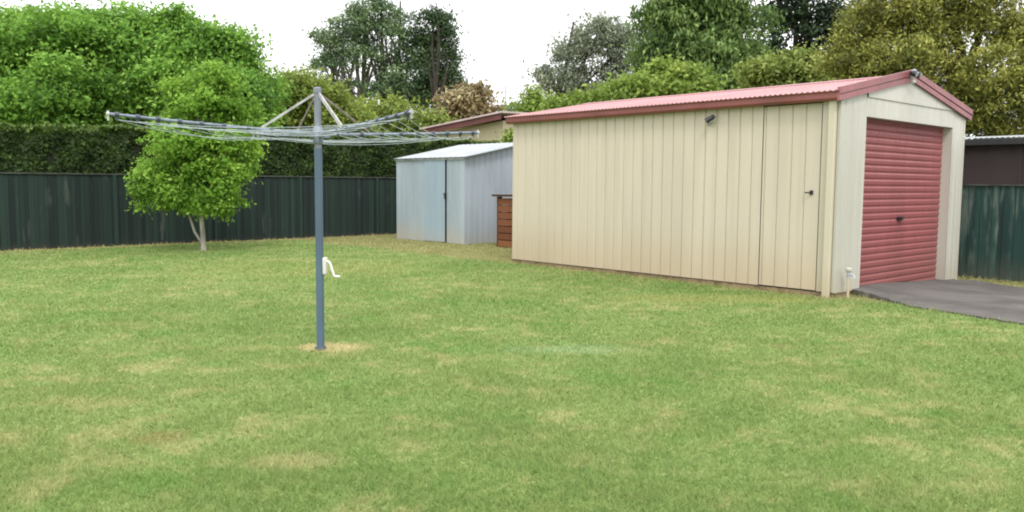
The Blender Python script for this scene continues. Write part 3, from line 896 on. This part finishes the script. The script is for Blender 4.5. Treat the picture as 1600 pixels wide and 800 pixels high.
# big bright trees behind the hedge
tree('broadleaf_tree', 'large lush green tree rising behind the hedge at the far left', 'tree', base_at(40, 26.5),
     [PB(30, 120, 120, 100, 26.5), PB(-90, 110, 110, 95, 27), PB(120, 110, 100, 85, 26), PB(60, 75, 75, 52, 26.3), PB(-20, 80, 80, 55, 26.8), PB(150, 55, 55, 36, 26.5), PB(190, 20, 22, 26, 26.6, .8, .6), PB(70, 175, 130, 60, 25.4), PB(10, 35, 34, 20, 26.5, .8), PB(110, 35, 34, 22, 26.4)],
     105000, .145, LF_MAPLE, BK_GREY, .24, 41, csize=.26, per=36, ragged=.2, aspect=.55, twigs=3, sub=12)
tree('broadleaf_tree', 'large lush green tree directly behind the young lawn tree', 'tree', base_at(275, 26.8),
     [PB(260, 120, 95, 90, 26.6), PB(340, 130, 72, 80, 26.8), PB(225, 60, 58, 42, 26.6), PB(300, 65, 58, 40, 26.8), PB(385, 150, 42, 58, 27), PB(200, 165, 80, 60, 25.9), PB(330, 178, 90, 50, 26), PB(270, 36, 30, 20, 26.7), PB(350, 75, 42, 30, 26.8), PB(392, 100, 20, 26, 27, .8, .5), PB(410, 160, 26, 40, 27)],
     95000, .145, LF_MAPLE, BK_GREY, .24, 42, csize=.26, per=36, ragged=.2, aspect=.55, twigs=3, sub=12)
tree('shrub', 'tall olive green bush behind the hedge just left of the clothesline mast', 'shrub', base_at(475, 33),
     [PB(470, 165, 55, 52, 33), PB(430, 180, 38, 40, 33), PB(485, 140, 32, 32, 33.2), PB(520, 178, 42, 42, 33), PB(545, 195, 40, 30, 32.8), PB(455, 135, 18, 18, 33, .8)],
     15000, .20, LF_OLIVE, BK_GREY, .1, 43, csize=.3, per=30, ragged=.2, twigs=2, sub=8)
for k, (u0, v0, ru, rv, Y, s, lab) in enumerate([
        (600, 180, 48, 24, 36, 44, 'low yellow green bush below the tall pines'),
        (662, 196, 34, 20, 35, 45, 'low yellow green bush just left of the russet bush')]):
    tree('shrub', lab, 'shrub', base_at(u0, Y), [PB(u0, v0, ru, rv, Y), PB(u0 - ru*.5, v0 + 8, ru*.6, rv*.9, Y), PB(u0 + ru*.5, v0 + 6, ru*.6, rv, Y), PB(u0+8, v0 + 40, ru, rv*1.3, Y)],
         6000, .2, LF_OLIVE, BK_GREY, .08, s, csize=.28, per=30, ragged=.2)
tree('shrub', 'rounded russet brown bush beside the neighbouring house roof', 'shrub', base_at(728, 40),
     [PB(728, 165, 46, 34, 40), PB(700, 180, 28, 26, 40), PB(756, 178, 28, 26, 40), PB(730, 150, 30, 18, 40), PB(728, 200, 50, 30, 40)],
     9000, .24, LF_BROWN, BK_GREY, .1, 46, csize=.26, per=30, ragged=.1, sub=8)

# tall pines
PY_ = 56
tree('pine_tree', 'tall open pine with bare trunk, leftmost of the three pines in the middle', 'pine tree', base_at(540, PY_),
     [PB(520, 60, 28, 26, PY_), PB(548, 35, 30, 24, PY_), PB(506, 95, 22, 20, PY_), PB(530, 100, 26, 18, PY_, 1, .7), PB(560, 75, 26, 22, PY_), PB(498, 125, 14, 12, PY_, 1, .7), PB(515, 130, 16, 12, PY_, 1, .5), PB(545, 128, 18, 14, PY_, 1, .5)],
     8200, .23, LF_PINE, BK_GREY, .30, 51, csize=.34, per=34, group='tall pines in the middle background', ragged=.25, aspect=.4, fork=.6, stems=[(0, 0), (-.75, .5), (1.0, .3)], twigs=3, sub=6, sf=.42)
tree('pine_tree', 'tallest dark pine standing between the other two pines', 'pine tree', base_at(596, PY_ + 1),
     [PB(590, 22, 32, 24, PY_), PB(612, 40, 28, 28, PY_), PB(572, 45, 24, 24, PY_), PB(625, 70, 26, 30, PY_), PB(600, 85, 22, 22, PY_, 1, .6), PB(582, 105, 22, 20, PY_, 1, .6), PB(640, 100, 18, 22, PY_), PB(615, 125, 26, 26, PY_, 1, .9), PB(590, 140, 22, 18, PY_, 1, .7), PB(590, 3, 16, 12, PY_), PB(565, 10, 12, 10, PY_, 1, .6), PB(640, 140, 26, 24, PY_)],
     11500, .23, LF_PINE, BK_GREY, .32, 52, csize=.34, per=34, ragged=.22, aspect=.4, fork=.55, stems=[(0, 0), (1.2, .2), (-1.3, .2)], twigs=3, sub=6, sf=.42)
tree('pine_tree', 'dense dark green pine, rightmost of the three pines above the russet bush', 'pine tree', base_at(682, PY_ - 2),
     [PB(678, 40, 30, 24, PY_), PB(694, 62, 24, 30, PY_), PB(664, 68, 24, 26, PY_), PB(700, 95, 20, 26, PY_), PB(672, 105, 28, 26, PY_), PB(706, 125, 18, 20, PY_), PB(690, 135, 30, 26, PY_), PB(660, 140, 26, 26, PY_), PB(682, 160, 36, 20, PY_), PB(676, 24, 14, 9, PY_), PB(725, 132, 12, 6, PY_, 1, .5)],
     18000, .23, LF_PINED, BK_DARK, .32, 53, csize=.36, per=34, ragged=.2, aspect=.4, fork=.5, twigs=2, sub=7)

# behind the garage
tree('gum_tree', 'hazy grey green gum tree with airy crown above the left of the garage roof', 'gum tree', base_at(858, 46),
     [PB(935, 60, 50, 32, 46), PB(890, 82, 34, 26, 46), PB(980, 72, 40, 38, 46), PB(930, 105, 52, 36, 46, 1, .8), PB(872, 120, 34, 26, 46, 1, .8), PB(985, 120, 44, 36, 46), PB(848, 112, 18, 14, 46, 1, .7), PB(858, 145, 24, 18, 46, 1, .7), PB(905, 140, 40, 24, 46), PB(950, 40, 24, 14, 46), PB(965, 160, 50, 30, 46)],
     17500, .22, LF_GUM, BK_DARK, .30, 61, csize=.36, per=34, ragged=.24, aspect=.4, fork=.5, twigs=4, droop=.5, sub=7, sf=.40)
tree('shrub', 'narrow bright green bush beside the gum trunk at the garage roof corner', 'shrub', base_at(834, 30),
     [PB(832, 162, 16, 22, 30), PB(842, 175, 16, 20, 30), PB(836, 200, 22, 26, 30)], 2600, .17, LF_SHRUB, BK_GREY, .06, 62, csize=.18, per=24, ragged=.2)
tree('shrub', 'small dark green bush behind the garage roof corner next to the antenna', 'shrub', base_at(806, 31),
     [PB(808, 174, 14, 10, 31), PB(800, 185, 16, 12, 31), PB(806, 205, 24, 22, 31)], 2200, .17, LF_WILLOW, BK_GREY, .06, 63, csize=.2, per=22, ragged=.25)
tree('shrub', 'leafy light green shrub showing above the middle of the garage roof', 'shrub', base_at(1035, 23),
     [PB(1045, 130, 62, 32, 23), PB(980, 148, 50, 26, 23), PB(1085, 140, 34, 28, 23), PB(1020, 160, 90, 34, 23), PB(1040, 108, 26, 15, 23), PB(915, 162, 44, 20, 23.4), PB(950, 180, 80, 30, 23.4), PB(875, 170, 30, 16, 23.6)],
     20000, .135, LF_SHRUB, BK_GREY, .1, 64, csize=.2, per=26, ragged=.24, aspect=.6, twigs=3, sub=9)
tree('willow_tree', 'tall deep green tree with drooping foliage behind the garage roof', 'tree', base_at(1100, 38),
     [PB(1090, 30, 78, 60, 38), PB(1050, 60, 52, 60, 38), PB(1140, 50, 56, 66, 38), PB(1100, 95, 80, 50, 37.5), PB(1165, 110, 50, 50, 37.5), PB(1070, -20, 66, 50, 38), PB(1140, -30, 56, 50, 38), PB(1025, 90, 34, 44, 38), PB(1030, 20, 30, 26, 38, 1, .7), PB(1110, 140, 90, 40, 37)],
     40000, .27, LF_WILLOW, BK_DARK, .36, 65, csize=.34, per=30, ragged=.18, aspect=.38, droop=1.2, twigs=2, sub=11)
tree('dark_tree', 'tall nearly black tree with bare trunks and sky showing through', 'tree', base_at(1250, 50),
     [PB(1215, 10, 42, 28, 50), PB(1270, 15, 48, 34, 50), PB(1300, 40, 34, 36, 50), PB(1205, 50, 24, 30, 50, 1, .8), PB(1195, 78, 22, 16, 50), PB(1268, 62, 22, 26, 50), PB(1310, 80, 30, 30, 50), PB(1240, -25, 70, 30, 50), PB(1225, 85, 26, 10, 50), PB(1265, 90, 26, 14, 50), PB(1240, 30, 24, 16, 50, 1, .8)],
     8500, .33, LF_DARK, BK_DARK, .34, 66, csize=.42, per=20, ragged=.2, aspect=.42, fork=.7, stems=[(0, 0), (.45, .2), (-.35, .3)], twigs=2, sub=6, sf=.42)
tree('shrub', 'dull olive bush over the garage ridge between the dark tree and the wattle', 'shrub', base_at(1232, 29),
     [PB(1225, 108, 50, 28, 29), PB(1268, 110, 38, 26, 29), PB(1190, 122, 34, 24, 29), PB(1240, 135, 80, 34, 29), PB(1250, 90, 26, 16, 29)],
     11000, .19, leafmat('dull_olive_leaf', (0.085, 0.122, 0.027), (0.166, 0.216, 0.047), (0.288, 0.351, 0.088), .25), BK_GREY, .1, 67, csize=.24, per=28, ragged=.2, twigs=2, sub=8)
WY = 23.5
tree('wattle_tree', 'very large olive gold tree towering over the right of the garage', 'tree', base_at(1490, WY),
     [PB(1345, 55, 52, 46, WY), PB(1330, 95, 48, 30, WY), PB(1400, 20, 62, 46, WY), PB(1400, 90, 60, 42, WY - .5), PB(1460, 60, 40, 50, WY), PB(1470, -20, 80, 46, WY), PB(1550, 20, 62, 56, WY), PB(1545, 110, 58, 40, WY - 1), PB(1520, 165, 40, 40, WY - .5), PB(1590, 160, 54, 50, WY - 1), PB(1460, 120, 46, 34, WY), PB(1620, 60, 70, 70, WY), PB(1660, 140, 70, 80, WY), PB(1380, -40, 60, 30, WY), PB(1560, -50, 90, 40, WY), PB(1560, 200, 80, 30, WY), PB(1370, 130, 70, 30, WY), PB(1450, 175, 70, 40, WY)],
     95000, .135, LF_WATTLE, BK_DARK, .30, 68, csize=.20, per=40, ragged=.14, aspect=.36, twigs=2, droop=.4, sub=11)
tree('shrub', 'small green shrub against the neighbouring house wall behind the blue shed roof', 'shrub', base_at(800, 27),
     [PB(798, 222, 14, 14, 27), PB(806, 240, 20, 20, 27), PB(804, 208, 8, 8, 27, 1, .6)], 900, .14, LF_SHRUB, BK_GREY, .04, 69, csize=.14, per=20, ragged=.25)

# ------------------------------------------------------------------ clipped hedge
def hedge():
    rng = np.random.default_rng(77)
    L = float(np.linalg.norm(FB - FA)) - .5
    root = thing('hedge', 'tall dark clipped hedge running along behind the green paling fence', 'hedge', (FA[0], FA[1], 0), math.atan2(FDIR[1], FDIR[0]))
    y0, y1 = .35, 1.55
    n1, n2 = 70000, 38000
    H = lambda x: 2.555 + .012 * x + .025 * np.sin(x * 1.9) + .02 * np.sin(x * 4.7 + 1)
    x = rng.uniform(0, L, n1); z = 1.2 + (H(x) - 1.2) * rng.random(n1)
    bumpy = .06 * np.sin(x * 3.1 + z * 2) + .05 * np.sin(x * 7.3 - z * 5)
    c1 = np.stack([x, y0 + bumpy + np.abs(rng.normal(0, .06, n1)), z], 1)
    o1 = np.tile(np.array([0, -1.0, .2]), (n1, 1))
    blot = np.sin(x * 5.1 + np.sin(z * 9)) * np.sin(z * 8.3 + np.sin(x * 3.3))
    t1 = .27 + .14 * rng.normal(size=n1) + .18 * blot + .45 * np.clip((z - H(x) + .14) / .14, 0, 1)  # paler toward the rim: light on the hedge top put into the tone
    x = rng.uniform(0, L, n2); y = rng.uniform(y0, y1, n2)
    c2 = np.stack([x, y, H(x) + rng.normal(0, .025, n2) + np.abs(rng.normal(0, .03, n2))], 1)
    o2 = np.tile(np.array([0, -.2, 1.0]), (n2, 1)); t2 = .78 + .16 * rng.normal(size=n2)  # top leaves paler, light from above painted in their tone
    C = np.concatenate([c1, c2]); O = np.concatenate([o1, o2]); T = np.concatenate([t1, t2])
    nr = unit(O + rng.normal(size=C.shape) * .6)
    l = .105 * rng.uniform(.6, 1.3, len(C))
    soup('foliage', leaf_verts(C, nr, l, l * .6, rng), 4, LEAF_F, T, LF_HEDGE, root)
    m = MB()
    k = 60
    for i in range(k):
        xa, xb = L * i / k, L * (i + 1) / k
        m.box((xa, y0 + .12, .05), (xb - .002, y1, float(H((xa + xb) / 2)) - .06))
    m.build('shade_core', paint('hedge_shade', (.012, .015, .007), .95, .3, 6), root)  # solid near-black boxes: the hedge's inner shade put into colour
hedge()

# ------------------------------------------------------------------ sky and light (bright overcast)
SUN_EL, SUN_AZ = math.radians(52), math.radians(8)      # sun behind the camera, a little to the right
wd = bpy.data.worlds.new('World'); scene.world = wd; wd.use_nodes = True
nt = wd.node_tree; nt.nodes.clear()
wo = nt.nodes.new('ShaderNodeOutputWorld')
sky = nt.nodes.new('ShaderNodeTexSky'); sky.sky_type = 'NISHITA'; sky.sun_disc = False
sky.sun_elevation = SUN_EL; sky.sun_rotation = math.radians(180) - SUN_AZ; sky.air_density = 1.5; sky.dust_density = 4
b1 = nt.nodes.new('ShaderNodeBackground'); b1.inputs[1].default_value = .14
nt.links.new(sky.outputs[0], b1.inputs[0])
tc = nt.nodes.new('ShaderNodeTexCoord'); sx = nt.nodes.new('ShaderNodeSeparateXYZ')
nt.links.new(tc.outputs['Generated'], sx.inputs[0])
mr = nt.nodes.new('ShaderNodeMapRange'); nt.links.new(sx.outputs[2], mr.inputs[0])
for i, v_ in enumerate((0.0, 1.0, 1.42, 3.1)): mr.inputs[i + 1].default_value = v_
ns_ = nt.nodes.new('ShaderNodeTexNoise'); ns_.inputs['Scale'].default_value = 2.2; ns_.inputs['Detail'].default_value = 4
nt.links.new(tc.outputs['Generated'], ns_.inputs['Vector'])
mr2 = nt.nodes.new('ShaderNodeMapRange'); nt.links.new(ns_.outputs[0], mr2.inputs[0])
for i, v_ in enumerate((.3, .7, .93, 1.07)): mr2.inputs[i + 1].default_value = v_
mu = nt.nodes.new('ShaderNodeMath'); mu.operation = 'MULTIPLY'
nt.links.new(mr.outputs[0], mu.inputs[0]); nt.links.new(mr2.outputs[0], mu.inputs[1])
b2 = nt.nodes.new('ShaderNodeBackground'); b2.inputs[0].default_value = (.985, .99, 1.0, 1)
nt.links.new(mu.outputs[0], b2.inputs[1])
ms = nt.nodes.new('ShaderNodeMixShader'); ms.inputs[0].default_value = .92
nt.links.new(b1.outputs[0], ms.inputs[1]); nt.links.new(b2.outputs[0], ms.inputs[2]); nt.links.new(ms.outputs[0], wo.inputs[0])

sl_ = bpy.data.lights.new('sun', 'SUN'); sl_.energy = 1.9; sl_.angle = math.radians(14); sl_.color = (1, .96, .90)
so = bpy.data.objects.new('sun', sl_); COL.objects.link(so)
d = Vector((math.sin(SUN_AZ) * math.cos(SUN_EL), -math.cos(SUN_AZ) * math.cos(SUN_EL), math.sin(SUN_EL)))
so.rotation_euler = d.to_track_quat('Z', 'Y').to_euler(); so.location = (0, -5, 20)

# ------------------------------------------------------------------ camera
cam = bpy.data.cameras.new('camera'); co = bpy.data.objects.new('camera', cam); COL.objects.link(co)
cam.sensor_fit = 'HORIZONTAL'; cam.sensor_width = 36; cam.lens = F / 1600 * 36
cam.clip_start = .05; cam.clip_end = 2000
co.matrix_world = Matrix.Translation((0, 0, CH)) @ Matrix.Rotation(PI / 2 - PT, 4, 'X') @ Matrix.Rotation(RL, 4, 'Z')
scene.camera = co
scene.render.resolution_x, scene.render.resolution_y = 1024, 512
scene.view_settings.view_transform = 'Standard'; scene.view_settings.look = 'None'; scene.view_settings.exposure = 0
scene.cycles.filter_width = 2.0
